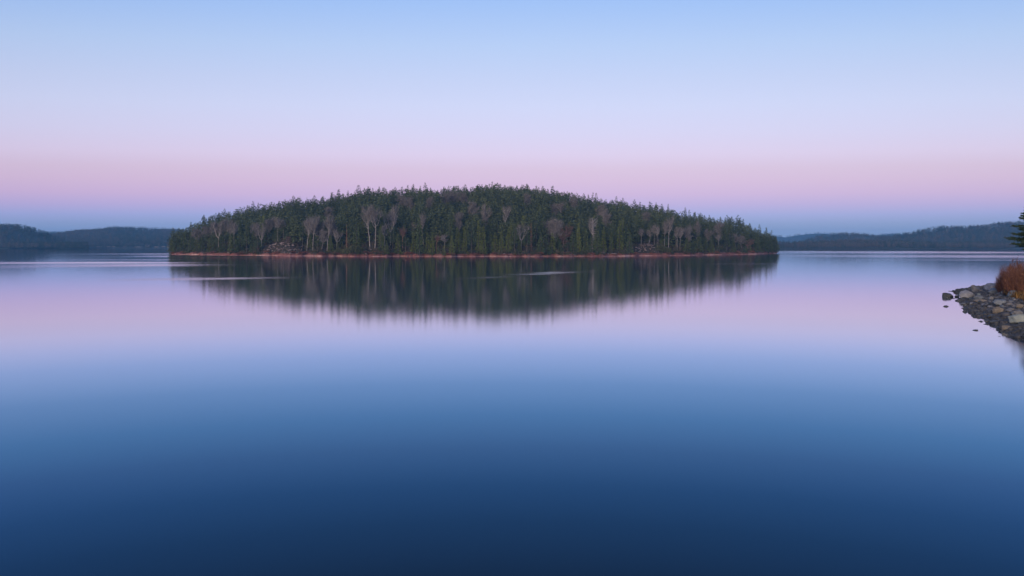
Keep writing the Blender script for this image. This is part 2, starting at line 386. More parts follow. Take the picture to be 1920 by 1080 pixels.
# leafless trees the photo shows one by one: px, inland, ytop, template, width, label
BARE = [
 (368, 22, 428, 'fuzz', 1.2, 'purple-grey leafless tree nearest the island\'s left tip'),
 (386, 30, 424, 'fuzz', 1.1, 'purple-grey leafless tree between the left tip and the crooked pale trunk'),
 (410, 14, 413, 'fork', 1.0, 'pale crooked leafless tree near the island\'s left end'),
 (401, 24, 415, 'fuzz', 1.1, 'grey bushy leafless tree just left of the crooked pale trunk'),
 (422, 26, 411, 'fuzz', 1.1, 'grey bushy leafless tree just right of the crooked pale trunk'),
 (431, 12, 412, 'slim', .9, 'tall thin bare trunk, left one of two near the crooked pale tree'),
 (440, 14, 415, 'slim', .9, 'tall thin bare trunk, right one of two near the crooked pale tree'),
 (484, 22, 418, 'fuzz', 1.0, 'grey leafless tree left of the pale forked tree beside the left rock heap'),
 (491, 10, 420, 'fork', .9, 'pale forked leafless tree at the left end of the left rock heap'),
 (503, 26, 410, 'fuzz', 1.0, 'purple leafless tree behind the left end of the left rock heap'),
 (521, 19, 408, 'slim', 1.1, 'tall pale bare trunk standing above the middle of the left rock heap'),
 (531, 22, 411, 'slim', 1.0, 'thin bare trunk behind the right half of the left rock heap'),
 (514, 32, 407, 'fuzz', 1.1, 'purple leafless crown behind the tall trunk over the left rock heap'),
 (541, 16, 446, 'sapling', .9, 'small bare sapling on the right end of the left rock heap'),
 (575, 9, 410, 'birch', .9, 'leftmost pale birch of the leafless grove right of the left rock heap'),
 (587, 10, 408, 'birch', 1.0, 'thick pale birch in the middle of the leafless grove'),
 (594, 15, 412, 'fuzz', 1.0, 'grey leafless tree behind the thick pale birch of the grove'),
 (603, 12, 430, 'fuzz', .8, 'low grey leafless tree inside the leafless grove'),
 (613, 9, 407, 'birch', .95, 'pale birch at the right edge of the leafless grove'),
 (581, 20, 409, 'fuzz', 1.1, 'purple leafless crown behind the two left birches of the grove'),
 (621, 18, 412, 'fuzz', .9, 'grey leafless tree right behind the grove\'s last birch'),
 (631, 7, 422, 'fork', .75, 'small pale leafless tree above the olive bushes'),
 (694, 9, 390, 'birch', 1.25, 'tall pale birch, left one of the twin birches at the middle shore'),
 (703, 10, 389, 'birch', 1.15, 'tall pale birch, right one of the twin birches at the middle shore'),
 (722, 9, 420, 'slim', .8, 'short leaning pale trunk right of the twin birches'),
 (732, 18, 392, 'fork', 1.0, 'pale leafless tree with a wide V-shaped crown right of the twin birches'),
 (740, 24, 390, 'birch', .9, 'pale leafless crown behind the V-shaped tree'),
 (755, 9, 428, 'rusty', 1.0, 'reddish bare trunk in the firs right of the V-shaped tree'),
 (774, 28, 416, 'slim', .8, 'thin pale trunk half hidden among firs right of the reddish trunk'),
 (795, 16, 398, 'slim', .9, 'bare pale leader rising from a shore cedar near the middle'),
 (818, 7, 441, 'rusty', .9, 'short reddish leaning trunk by the shore below the summit\'s left slope'),
 (834, 8, 438, 'slim', .8, 'short pale trunk right of the reddish leaning trunk'),
 (862, 30, 396, 'fuzz', .9, 'purple-grey leafless crown showing over the shore cedars'),
 (908, 40, 385, 'fuzz', .9, 'grey leafless crown on the slope below the summit'),
 (946, 36, 388, 'birch', .8, 'pale leafless crown on the slope right below the summit'),
 (977, 8, 415, 'fork', 1.0, 'white forked leafless tree between shore cedars'),
 (1030, 20, 412, 'fuzz', 1.0, 'left crown of the brown leafless dome right of the white forked tree'),
 (1042, 15, 409, 'fuzz', 1.2, 'main crown of the brown leafless dome right of the white forked tree'),
 (1056, 15, 424, 'sapling', 1.0, 'low reddish leafless tree at the right edge of the brown dome'),
 (1053, 70, 378, 'slim', 1.2, 'white leafless trunk high on the slope right of the summit'),
 (1042, 72, 380, 'fuzz', 1.1, 'mauve leafless crown beside the white trunk high on the slope'),
 (1107, 8, 408, 'slim', .8, 'slim bare trunk just left of the broken-limbed snag'),
 (1140, 46, 393, 'fuzz', 1.0, 'grey leafless crown on the slope above the twin bright cedars'),
 (1202, 14, 428, 'slim', .8, 'bare pale trunk at the left of the right rock heap'),
 (1216, 15, 430, 'slim', .8, 'bare thin trunk behind the middle of the right rock heap'),
 (1227, 16, 420, 'slim', .8, 'bare trunk behind the right end of the right rock heap'),
 (1233, 14, 422, 'slim', .7, 'thin pale trunk right of the right rock heap'),
 (1246, 13, 416, 'slim', .8, 'slender bare trunk left of the tallest pale one past the right rock heap'),
 (1254, 11, 409, 'birch', .8, 'tallest pale bare tree past the right rock heap'),
 (1270, 10, 423, 'slim', .8, 'pale slim trunk, left one of the close pair on the right shore'),
 (1275, 10, 425, 'slim', .8, 'pale slim trunk, right one of the close pair on the right shore'),
 (1290, 15, 424, 'fuzz', .9, 'mauve leafless crown just right of the close pair of trunks'),
 (1308, 18, 414, 'fuzz', .8, 'tall narrow mauve crown second right of the close pair of trunks'),
 (1325, 18, 430, 'fuzz', .8, 'low mauve crown between the narrow crown and the big mauve dome'),
 (1341, 24, 416, 'fuzz', 1.2, 'big mauve leafless dome near the right end of the island'),
 (1348, 10, 438, 'slim', .8, 'short pale trunk under the big mauve dome'),
 (1378, 16, 437, 'fuzz', 1.1, 'mauve leafless crown below the rounded twin pines at the right end'),
 (1391, 14, 441, 'fuzz', 1.0, 'mauve leafless crown sloping down toward the right tip'),
 (1402, 10, 449, 'sapling', .9, 'lowest mauve leafless shrub-tree near the right tip'),
 # high on the slope
 (752, 95, 366, 'fuzz', 1.1, 'mauve leafless crown high on the slope left of the tall layered pine'),
 (770, 90, 368, 'fuzz', 1.1, 'mauve leafless crown high on the slope right below the tall layered pine'),
 (800, 85, 369, 'fuzz', 1.0, 'small mauve leafless crown directly below the tall layered pine'),
 (832, 105, 361, 'fuzz', 1.2, 'left one of the mauve crowns near the summit\'s left shoulder'),
 (850, 110, 359, 'fuzz', 1.3, 'middle one of the mauve crowns near the summit\'s left shoulder'),
 (870, 105, 360, 'fuzz', 1.1, 'right one of the mauve crowns near the summit\'s left shoulder'),
 (886, 62, 377, 'fuzz', 1.1, 'mauve crown on the mid slope left of the summit line'),
 (612, 70, 388, 'fuzz', 1.1, 'mauve crown on the mid slope over the leafless grove'),
 (1075, 100, 368, 'fuzz', 1.0, 'mauve crown just under the skyline right of the summit'),
 (1128, 80, 383, 'fuzz', 1.0, 'mauve crown on the upper slope above the snag'),
 (1212, 70, 396, 'fuzz', 1.1, 'mauve crown on the upper slope above the right rock heap'),
 (985, 100, 362, 'fuzz', .9, 'mauve crown under the skyline right at the summit'),
]
def shade_cap(px, inl):
    # conifers that stand in front of a leafless tree the photo shows stay below its crown
    cap = 99.
    for b in BARE:
        half = 9 if b[3] in ('fuzz', 'birch', 'fork', 'sapling') else 4
        if abs(px-b[0]) < half and inl < b[1]+2:
            X, Y, z = at(b[0], b[1]); top = z+.5*max(4., EYE+(HZ-b[2])/F*Y-z)
            cap = min(cap, EYE+(top-EYE)/Y*(float(front(px))+inl)-at(px, inl)[2])
    return cap
NARROW = {'birch': 1., 'fuzz': .95, 'fork': 1., 'slim': 1., 'rusty': 1., 'sapling': 1.}
for px, inl, yt, key, w, lab in BARE:
    X, Y, z = at(px, inl); H = max(4., EYE+(HZ-yt)/F*Y-z)
    asp = min(1.6, 13.0/H)
    make_tree('leafless_tree', pick(BT[key]), (X, Y, z-.1), H, w*NARROW[key]*asp, lab, 'leafless tree', 'leafless trees on the wooded island')

# the snag with broken limbs
def snag():
    r2 = np.random.default_rng(3); a = Acc(); b = []
    k = 8; z = np.linspace(-.5, TH, k); pts = np.stack([.25*np.sin(z*.2), .1*np.cos(z*.3), z], 1)
    a.add(*tube(pts, np.linspace(.34, .1, k), 6), .5)
    tr = a.build('snag_trunk', M['pale'], smooth=True)
    br = Acc()
    for zz, L, s in ((6.2, 2.6, 1), (7.0, 3.2, 1), (7.9, 3.4, 1), (8.8, 3.0, 1), (9.6, 2.8, 1), (10.4, 2.2, 1), (11.6, 2.4, 1), (12.8, 2.8, 1), (13.6, 1.4, -1), (14.2, 2.5, 1), (11, .8, -1), (8.2, .7, -1)):
        up = .9 if zz > 11 else r2.uniform(-.05, .2)
        Q = np.array([[.25*math.sin(zz*.2), 0, zz], [s*L*.5, r2.normal(0, .3), zz+up*L*.4], [s*L, r2.normal(0, .5), zz+up*L]])
        br.add(*tube(Q, [.11, .085, .05], 4), .6)
    P = []; D = []
    for j in range(160):
        P.append([r2.normal(.7, .9), r2.normal(0, .7), r2.uniform(11.5, 15.8)]); D.append(r2.normal(size=3)+[0.2, 0, .8])
    v, t = kites(P, D, r2.uniform(.6, 1.3, 160), .07, r2, .04); br.add(v, t, np.repeat(r2.random(160), 4))
    return br.build('snag_limbs', M['pale']), tr
X, Y, z = at(1111, 8)
make_tree('dead_snag', snag(), (X, Y, z-.1), height_for(1111, 8, 409), 1, 'pale dead snag with broken stub limbs on its right side', 'dead tree', rz=0, parts=('crown', 'trunk'))

MARKS = [(330, "island's left tip"), (410, 'crooked pale tree'), (491, 'pale forked tree'), (530, 'left rock heap'), (594, 'leafless grove'), (650, 'rust-brown dead spruce'),
         (699, 'twin birches'), (755, 'reddish trunk'), (834, 'short pale trunk'), (905, 'gravel cove'), (977, 'white forked tree'), (1042, 'brown leafless dome'), (1110, 'broken-limbed snag'),
         (1155, 'twin bright cedars'), (1212, 'right rock heap'), (1272, 'close pair of trunks'), (1345, 'big mauve dome'), (1400, 'last mauve crowns'), (1456, "island's right tip")]
SKYMARKS = [(322, "island's left tip"), (421, 'lone left pine'), (550, 'round-topped left pine'), (635, 'dense dark pine'), (672, 'broad shaggy pine'), (797, 'tall layered pine'), (935, 'summit'),
            (1036, 'bushy dark pine'), (1115, 'slim twin spires'), (1190, 'low right-hand pine'), (1290, 'sharp dark spire'), (1363, 'rounded twin pines'), (1426, 'last skyline pine'), (1456, "island's right tip")]
MARKS = [m for m in MARKS if m[1] != 'gravel cove']
def relabel(items, marks, where, adj):
    """items: list of (px, obj, kind words). Each label counts from the nearest landmark on the same row of trees"""
    items = sorted(items, key=lambda a: a[0]); cnt = {}
    seg = {}
    for it in items:
        k = sum(1 for m in marks if m[0] <= it[0]); seg.setdefault(k, []).append(it)
    for k, L in seg.items():
        half = (len(L)+1)//2 if 0 < k < len(marks) else (len(L) if k == len(marks) else 0)
        for i, it in enumerate(L):
            if i < half and k > 0: o, side, mk = i, 'right', marks[k-1][1]
            else: o, side, mk = len(L)-1-i, 'left', marks[k][1]
            n = ORD[o] if o < len(ORD) else 'number %d' % (o+1)
            it[1]['label'] = adj.format(k=it[2], n=n, side=side, m=mk, w=where)

# named conifers
SPECIAL = [
 (650, 8, 420, 'dead', .8, 'dead_spruce', 'rust-brown dead spruce with a thin trunk left of the twin birches', None),
 (996, 10, 418, 'dead', .9, 'dead_spruce', 'brown dead conifer right of the white forked tree', None),
 (1146, 8, 430, 'cedar', .95, 'cedar_tree', 'shorter left one of the twin bright green conical cedars', 0),
 (1162, 9, 414, 'cedar', 1.15, 'cedar_tree', 'taller right one of the twin bright green conical cedars', 1),
]
for px, inl, yt, kind, w, nm, lab, ti in SPECIAL:
    X, Y, z = at(px, inl)
    make_tree(nm, CT[kind][ti if ti is not None else rng.integers(len(CT[kind]))], (X, Y, z-.1), height_for(px, inl, yt), w, lab, 'cedar' if kind == 'cedar' else 'dead tree')
SKYSPECIAL = [
 (421, 393, 'pine', .8, "lone pine standing above the skyline near the island's left end"),
 (550, 369, 'pine', 1.0, 'round-topped pine above the skyline over the left rock heap'),
 (635, 357, 'fir', 1.3, 'dense dark pine on the skyline left of the broad shaggy pine'),
 (672, 349, 'pine', 1.35, 'broad shaggy pine on the skyline over the rust-brown dead spruce'),
 (690, 352, 'pine', 1.2, 'shaggy pine on the skyline touching the broad shaggy pine'),
 (797, 345, 'pine', 1.1, 'tall pine with layered open limbs rising above the skyline left of the summit'),
 (1036, 350, 'fir', 1.5, 'bushy dark pine on the skyline right of the summit'),
 (1112, 363, 'pine', .8, 'left one of two slim spires on the skyline right of the bushy dark pine'),
 (1118, 364, 'pine', .8, 'right one of two slim spires on the skyline right of the bushy dark pine'),
 (1190, 376, 'pine', 1.0, 'low pine on the skyline above the right rock heap'),
 (1285, 391, 'fir', .9, 'sharp dark spire on the skyline above the close pair of trunks'),
 (1363, 405, 'pine', .9, 'left one of the rounded twin pines at the right end of the skyline'),
 (1384, 405, 'pine', 1.15, 'right one of the rounded twin pines at the right end of the skyline'),
 (1424, 423, 'pine', .8, 'last pine standing above the skyline before the right tip'),
 (1437, 428, 'fir', .8, 'small dark fir on the skyline between the last pine and the right tip'),
]
SKYSPECIAL = [(a, b-1.5, c, d*1.2, e) for a, b, c, d, e in SKYSPECIAL]
for px, yt, kind, w, lab in SKYSPECIAL:
    D = float(interp(px, DEPTH))*.97
    X, Y, z = at(px, D); H = EYE+(HZ-yt)/F*Y-z
    make_tree(kind+'_tree', pick(CT[kind]), (X, Y, z-.1), H, w*min(1.4, 15/H), lab, kind)

n_con = 0
def blocked(px, inl):
    for a, b, lim in ((496, 562, 18), (684, 712, 14), (1186, 1240, 14), (640, 684, 8), (1242, 1262, 9), (572, 618, 13), (1265, 1279, 11)):
        if a < px < b and inl < lim: return True
    return False
# first rank along the shore
front_items, second_items, sky_items = [], [], []
px = 321.0
while px < 1457:
    inl = rng.uniform(2.8, 6.4)+1.4*math.sin(px*.05+1)*math.sin(px*.017)
    if not blocked(px, inl) and min(abs(px-q[0]) for q in SPECIAL) > 7:
        right = px > 1180
        kind = rng.choice(['fir', 'cedar', 'pine'], p=[.36, .5, .14]) if 560 < px < 1180 else rng.choice(['fir', 'cedar', 'pine'], p=[.6, .25, .15])
        room = (front(px)+inl)*(HZ-sil(px)-3)/F+EYE-at(px, inl)[2]
        H = min(rng.uniform(9, 19), room, shade_cap(px, inl)*rng.uniform(.7, 1.1))
        X, Y, z = at(px, inl)
        if H > 4:
            e = make_tree(kind+'_tree', pick(CT[kind]), (X, Y, z-.1), H, rng.uniform(.85, 1.15)*min(1.5, 14/H), None, kind, 'conifers of the front rank along the island shore'); n_con += 1
            front_items.append((px, e, {'fir': 'dark fir', 'cedar': 'green cedar', 'pine': 'loose pine'}[kind]))
    px += rng.uniform(9, 15)
relabel(front_items, MARKS, '', '{k} of the front shore rank, {n} {side} of the {m}')
# second rank
px = 326.0
while px < 1452:
    inl = rng.uniform(12, 24)
    if not blocked(px, inl):
        kind = rng.choice(['fir', 'cedar', 'pine'], p=[.55, .15, .3])
        room = (front(px)+inl)*(HZ-sil(px)-3)/F+EYE-at(px, inl)[2]
        H = min(rng.uniform(12, 18), room, shade_cap(px, inl)*rng.uniform(.7, 1.1)); X, Y, z = at(px, inl)
        if H > 4:
            e = make_tree(kind+'_tree', pick(CT[kind]), (X, Y, z-.1), H, rng.uniform(.85, 1.15)*min(1.5, 14/H), None, kind, 'conifers of the second rank behind the shore trees'); n_con += 1
            second_items.append((px, e, {'fir': 'dark fir', 'cedar': 'green cedar', 'pine': 'loose pine'}[kind]))
    px += rng.uniform(10, 16)
relabel(second_items, MARKS, '', '{k} of the second shore rank, {n} {side} of the {m}')
# the skyline
px = 324.0
while px < 1453:
    if min(abs(px-q[0]) for q in SKYSPECIAL) > 5:
        kind = rng.choice(['fir', 'pine'], p=[.55, .45])
        D = float(interp(px, DEPTH))*rng.uniform(.9, 1.06); X, Y, z = at(px, D)
        yt = float(sil(px))+rng.choice([rng.uniform(-6, 0), rng.uniform(-2, 8)])-3.*math.sin(px*.083)-2.*math.sin(px*.21+2); H = min(max(EYE+(HZ-yt)/F*Y-z, 5), 20)
        e = make_tree(kind+'_tree', pick(CT[kind]), (X, Y, z-.1), H, rng.uniform(.85, 1.3)*min(1.4, 14/H), None, kind, 'conifers along the island skyline'); n_con += 1
        sky_items.append((px, e, {'fir': 'pointed fir', 'pine': 'ragged pine'}[kind]))
    px += rng.uniform(8, 13)
relabel(sky_items, SKYMARKS, '', '{k} on the island skyline, {n} {side} of the {m}')

# the rest of the wood: far more trees than anyone could tell apart, one object
def scatter_forest():
    r2 = np.random.default_rng(21)
    lite = []
    for kind, n, args in (('fir', 4, (13, 7, 3, 1.5)), ('pine', 7, (10, 7, 5, 1.35)), ('cedar', 2, (14, 7, 3, 1.3))):
        for i in range(n): lite.append(conifer_crown(r2, kind, *args))
    acc = Acc(); cell = {}; n = 0
    for tries in range(30000):
        px = r2.uniform(322, 1455); inl = r2.uniform(16, 1.12*float(interp(px, DEPTH)))
        D = float(interp(px, DEPTH))
        Y = float(front(px))+inl; X = (px-960)/F*Y
        # equal density per ground area: nearer rows are narrower
        key = (int(X//5.0), int(Y//5.0))
        if key in cell: continue
        yt_min = float(sil(px))+r2.uniform(-1.5, 11)-2.2*math.sin(px*.083)-1.5*math.sin(px*.21+2)
        z = float(island_z(X, Y)); room = EYE+(HZ-yt_min)/F*Y-z
        H = min(r2.uniform(9.5, 17), room)
        H = min(H, shade_cap(px, inl))
        if H < 4: continue
        cell[key] = 1
        v, t, c = lite[r2.integers(len(lite))]
        a = r2.uniform(0, 6.28); s = H/TH; w = s*r2.uniform(1.0, 1.6)*min(1.5, 14/H)
        ca, sa = math.cos(a), math.sin(a)
        q = np.stack([(v[:, 0]*ca-v[:, 1]*sa)*w+X, (v[:, 0]*sa+v[:, 1]*ca)*w+Y, v[:, 2]*s+z], 1)
        acc.add(q, t, np.clip(c*.4+np.clip(r2.normal(.27, .24), -.1, .62), 0, 1)); n += 1
    print('forest trees', n)
    return acc
fo = link('forest', scatter_forest().build('forest', M['forest']))
tag(fo, 'dense dark green conifer wood covering the island slope', 'forest', kind='stuff')

# undergrowth
def bush_mesh(name, mat, r2, n=420, w=2.2, h=1.6):
    th = r2.uniform(0, 6.28, n); rr = w*np.sqrt(r2.random(n)); z = h*r2.random(n)**.8*np.sqrt(np.clip(1-(rr/w)**2, .03, 1))
    P = np.stack([rr*np.cos(th), rr*np.sin(th), z], 1); D = np.stack([np.cos(th)*.5, np.sin(th)*.5, np.full(n, .9)], 1)+r2.normal(0, .45, (n, 3))
    v, t = kites(P, D, r2.uniform(.35, .8, n), r2.uniform(.12, .3, n), r2)
    a = Acc(); a.add(v, t, np.repeat(np.clip(r2.normal(.5, .25, n), 0, 1), 4))
    return a.build(name, M[mat])
rb = [bush_mesh('red_bush', 'redbush', rng) for i in range(3)]; gb = [bush_mesh('olive_bush', 'bush', rng, 700, 2.6, 2.6) for i in range(3)]
for i, (px, inl, s, lab) in enumerate(((636, 5, 1.0, 'leftmost olive green bush on the shore under the small pale tree'), (652, 5, 1.1, 'olive green bush at the foot of the rust-brown dead spruce'), (666, 5.5, 1.5, 'largest olive green bush left of the twin birches'),
                       (676, 5, 1.1, 'olive green bush just left of the twin birches'), (1238, 7, 1.3, 'olive green bush at the right end of the right rock heap'), (1250, 6, 1.1, 'olive green bush under the tallest pale bare tree'))):
    X, Y, z = at(px, inl); o = link('olive_bush', gb[i % 3], None, (X, Y, z-.1)); o.scale = (s, s, s); o.rotation_euler[2] = rng.uniform(0, 6)
    tag(o, lab, 'bush', 'olive bushes on the island shore')
for px in list(rng.uniform(325, 1450, 60)):
    X, Y, z = at(px, rng.uniform(2.2, 5.5)); o = link('red_bush', rb[rng.integers(3)], None, (X, Y, z-.15)); s = rng.uniform(.5, 1.05); o.scale = (s*1.3, s, s*.7); o.rotation_euler[2] = rng.uniform(0, 6)
    tag(o, 'low russet bush on the red earth strip of the island shore', 'bush', 'russet bushes along the island shore')

def undergrowth():
    r2 = np.random.default_rng(31); acc = Acc(); P, D, L, T = [], [], [], []
    for k in range(900):
        px = r2.uniform(323, 1454); inl = 1.7+27*r2.random()**1.7
        if any(a < px < b and inl < lim for a, b, lim in ((492, 560, 15), (1184, 1238, 14))): continue
        X, Y, z = at(px, inl); s = r2.uniform(.5, 1.3); tb = r2.uniform(.1, .7); n = 34
        q = r2.normal(0, 1, (n, 3))*np.array([.8, .8, .55])*s+np.array([X, Y, z+.6*s])
        P.append(q); D.append(r2.normal(0, .6, (n, 3))+[0, 0, .8]); L.append(r2.uniform(.5, 1.0, n)*s); T.append(np.clip(tb+r2.normal(0, .12, n), 0, 1))
    L = np.concatenate(L); v, t = kites(np.concatenate(P), np.concatenate(D), L, L*.4, r2); acc.add(v, t, np.repeat(np.concatenate(T), 4)); return acc
M['under'] = foliage('undergrowth_leaves', [(0, (.03,.04,.018)), (.4, (.055,.06,.028)), (.7, (.085,.06,.04)), (1, (.13,.08,.055))], rand=0)
tag(link('undergrowth', undergrowth().build('undergrowth', M['under'])), 'low green and brown undergrowth beneath the island trees', 'undergrowth', kind='stuff')

# ------------------------------------------------------------------ stones
def stone_mesh(name, seed, mat, sub=3, rough=.28, flat=.6, elong=1.25):
    bm = bmesh.new(); bmesh.ops.create_icosphere(bm, subdivisions=sub, radius=.5)
    o = Vector((seed*7.3, seed*3.1, seed*1.7)); r2 = random.Random(seed)
    cuts = [(Vector((r2.gauss(0, 1), r2.gauss(0, 1), r2.gauss(0, .8))).normalized(), r2.uniform(.27, .42)) for k in range(11)]
    for v in bm.verts:
        p = v.co.copy()
        for nrm, lim in cuts:
            dd = p.dot(nrm)
            if dd > lim: p -= nrm*(dd-lim)*.85
        p *= 1+rough*noise.noise(p*2.2+o)+.09*noise.noise(p*6+o)+.04*noise.noise(p*15+o)
        v.co = Vector((p.x*elong, p.y, p.z*flat))
    me = bpy.data.meshes.new(name); bm.to_mesh(me); bm.free()
    me.materials.append(M[mat])
    me.polygons.foreach_set('use_smooth', np.ones(len(me.polygons), bool))
    return me
isl_stones = [stone_mesh('island_rock', 40+i, 'rock', 2) for i in range(6)]
def isl_rock(px, inl, s, lab, grp, flat=1):
    X, Y, z = at(px, inl); o = link('island_rock', isl_stones[rng.integers(6)], None, (X, Y, z+.08*s)); o.scale = (s*rng.uniform(.9, 1.4), s, s*flat); o.rotation_euler = (rng.uniform(-.2, .2), rng.uniform(-.2, .2), rng.uniform(0, 6.28))
    tag(o, lab, 'rock', grp)
for k in range(95):
    px = np.clip(rng.normal(527, 19), 488, 566); isl_rock(px, rng.uniform(3, 17), rng.uniform(.5, 1.7), 'pinkish pale rock in the heap on the left part of the island shore', 'rocks of the left heap', .8)
for k in range(70):
    px = np.clip(rng.normal(1210, 15), 1180, 1242); isl_rock(px, rng.uniform(5, 15), rng.uniform(.5, 1.5), 'pinkish pale rock in the heap on the right part of the island shore', 'rocks of the right heap', .8)
for k in range(24):
    isl_rock(rng.uniform(1035, 1112), rng.uniform(1.2, 5), rng.uniform(.6, 1.7), 'pale stone strewn on the shore between the brown leafless dome and the snag', 'stones strewn along the right middle shore', .7)
for k in range(16):
    isl_rock(rng.uniform(684, 728), rng.uniform(3, 9), rng.uniform(.6, 1.5), 'pale stone at the foot of the twin birches', 'stones under the twin birches', .7)
for k in range(12):
    isl_rock(rng.uniform(1330, 1372), rng.uniform(1.5, 5), rng.uniform(.6, 1.5), 'pale stone on the shore under the big mauve dome', 'stones under the mauve dome', .7)
for k in range(70):
    isl_rock(rng.uniform(322, 1450), rng.uniform(.3, 4), rng.uniform(.4, 1.3), 'small loose stone on the narrow red beach around the island', 'loose stones on the island beach', .7)
isl_rock(1131, 6, 3.2, 'large bluish pale rock between the snag and the twin cedars', None, .8)
isl_rock(1151, 3, 2.4, 'pale flat rock at the foot of the twin bright cedars', None, .6)
isl_rock(368, 3, 1.7, "small whitish rock on the shore near the island's left tip", None, 1.1)
isl_rock(337, 4, 1.6, "whitish rock closest to the island's left tip", None, 1.1)
isl_rock(430, 4, 2.2, 'pale flat rock on the shore below the two thin bare trunks at left', None, .6)

# ------------------------------------------------------------------ far shores and hills
def far_hill(sil_pts, Y0, Yr, name='hill', tree=11., vis=None, n=2500, seed=1, shore=1.0, mix=.5, grade=.9):
    """one wooded hill: a ridge at distance Yr whose trees reach the given skyline, falling to the water at Y0 and away behind"""
    r2 = np.random.default_rng(seed)
    a, b = sil_pts[0][0], sil_pts[-1][0]
    px = np.arange(a, b+1, 6.); Xr = (px-960)/F*Yr
    Hr = np.maximum(EYE+(HZ-interp(px, sil_pts))/F*Yr-tree, .3)
    rows = np.concatenate([[-.12, -.02, 0, .015, .05], np.linspace(.1, 1, 14), [1.2, 1.4, 1.7, 2.0]])
    prof = np.concatenate([[-.2, -.05, 0, .02, .05], np.linspace(.1, 1, 14)**grade, [.85, .5, .2, 0]])
    Dp = Yr-Y0
    def zz(hr, t):
        return np.interp(t, rows, prof)*hr+np.where(t > 0, shore*np.clip(t*60, 0, 1), t*20)
    PXg, T = np.meshgrid(px, rows, indexing='ij')
    X = np.broadcast_to(Xr[:, None], PXg.shape)*(1-.0*T); Y = Y0+T*Dp
    Z = zz(Hr[:, None], T)
    nr = len(rows); i, j = np.meshgrid(np.arange(len(px)-1), np.arange(nr-1), indexing='ij'); q = (i*nr+j).ravel()
    tri = np.stack([np.stack([q, q+nr, q+1], 1), np.stack([q+nr, q+nr+1, q+1], 1)], 1).reshape(-1, 3)
    tag(link(name, mesh(name, np.stack([X, Y, Z], -1), tri, M['hill'], smooth=True)), kind='structure')
    lite = [conifer_crown(r2, 'fir', 6, 5, 1, 2.6)[:3] for k in range(4)]
    rnd = []
    for k in range(4):
        m = 46; P = r2.normal(0, 1, (m, 3)); P = unit(P)*r2.uniform(.5, 1, (m, 1))*np.array([2.8, 2.8, 6.5])+np.array([0, 0, 8.5])
        v, t = kites(P, r2.normal(0, 1, (m, 3))+[0, 0, .6], 2.6, 1.5, r2); rnd.append((v, t, np.repeat(r2.random(m), 4)))
    acc = Acc()
    for k in range(n):
        p = r2.uniform(*vis) if vis else r2.uniform(a, b)
        t = 1-r2.random()**1.1*.99 if r2.random() < .72 else r2.uniform(.01, .25)
        if r2.random() < .22: t = r2.uniform(.95, 1.04)
        Yp = Y0+t*Dp; Xp = (p-960)/F*Yr
        if vis: Xp = (p-960)/F*Yp
        pr = 960+F*Xp/Yr
        hr = float(np.interp(pr, px, Hr)); z = float(zz(hr, np.array(t)))
        con = r2.random() > mix*(.35+.9*math.sin(Xp*.011+t*3+seed)**2)
        v, tt, c = lite[r2.integers(4)] if con else rnd[r2.integers(4)]
        s = tree/TH*r2.uniform(.75, 1.12)*(1.12 if con else 1); w = s*(r2.uniform(1.1, 1.6) if con else 1.25)
        c2 = (np.clip(c*.3+r2.uniform(0, .25), 0, .55) if con else .6+np.clip(c*.25+r2.uniform(-.05, .15), 0, .4))
        acc.add(np.stack([v[:, 0]*w+Xp, v[:, 1]*w+Yp, v[:, 2]*s+z-.5], 1), tt, c2)
    return tag(link('far_forest', acc.build('far_forest', M['far'])), 'hazy blue wood on the far shore hills', 'forest', kind='stuff')

# left side: near wooded hill, the longer hill beyond it, a blue ridge in the gap
far_hill([(-700, 425), (-400, 410), (-150, 412), (0, 419), (40, 422), (62, 427), (80, 433), (96, 440), (118, 449), (140, 458), (152, 464), (170, 467)], 1440, 1720, vis=(-60, 165), n=1700, seed=2, mix=.35)
far_hill([(40, 466), (70, 456), (95, 447), (110, 440), (130, 433), (150, 430), (168, 429), (190, 428), (210, 425), (240, 425), (265, 426), (300, 428), (340, 429), (400, 428), (480, 432), (600, 436), (760, 438), (900, 440), (1100, 442), (1300, 442), (1460, 446), (1520, 450)],
         1800, 2350, vis=(60, 345), n=2600, seed=3, mix=.6, tree=12)
far_hill([(-400, 440), (0, 437), (85, 434), (110, 433), (125, 435), (160, 437), (300, 438), (600, 440)], 3300, 4200, vis=(60, 180), n=420, seed=4, tree=10)
# right side
far_hill([(1300, 446), (1400, 440), (1458, 440), (1474, 442), (1495, 438), (1520, 435.5), (1545, 434.5), (1570, 438), (1600, 441), (1640, 439), (1665, 436), (1700, 436), (1760, 438), (1900, 440), (2200, 440)], 3300, 4200, vis=(1440, 1720), n=900, seed=5, tree=10)
far_hill([(1480, 462), (1510, 448), (1535, 441), (1560, 437), (1585, 435.5), (1612, 437), (1640, 441), (1690, 445), (1760, 449), (1850, 452)], 1750, 2300, vis=(1500, 1720), n=1100, seed=6, mix=.5)
far_hill([(1400, 462), (1430, 456), (1458, 454), (1500, 453), (1560, 449), (1600, 448.5), (1650, 449.5), (1700, 452), (1760, 455), (1850, 458), (2000, 460), (2300, 460)], 1470, 1580, vis=(1445, 1900), n=1500, seed=7, mix=.75, tree=11)
far_hill([(1560, 464), (1600, 455), (1650, 444), (1690, 438), (1712, 434), (1735, 428), (1765, 424), (1790, 424), (1830, 422), (1858, 420), (1870, 417), (1890, 415), (1920, 414), (1960, 412), (2100, 408), (2400, 420), (2700, 430)], 1510, 1950, vis=(1600, 1990), n=2600, seed=8, mix=.45)

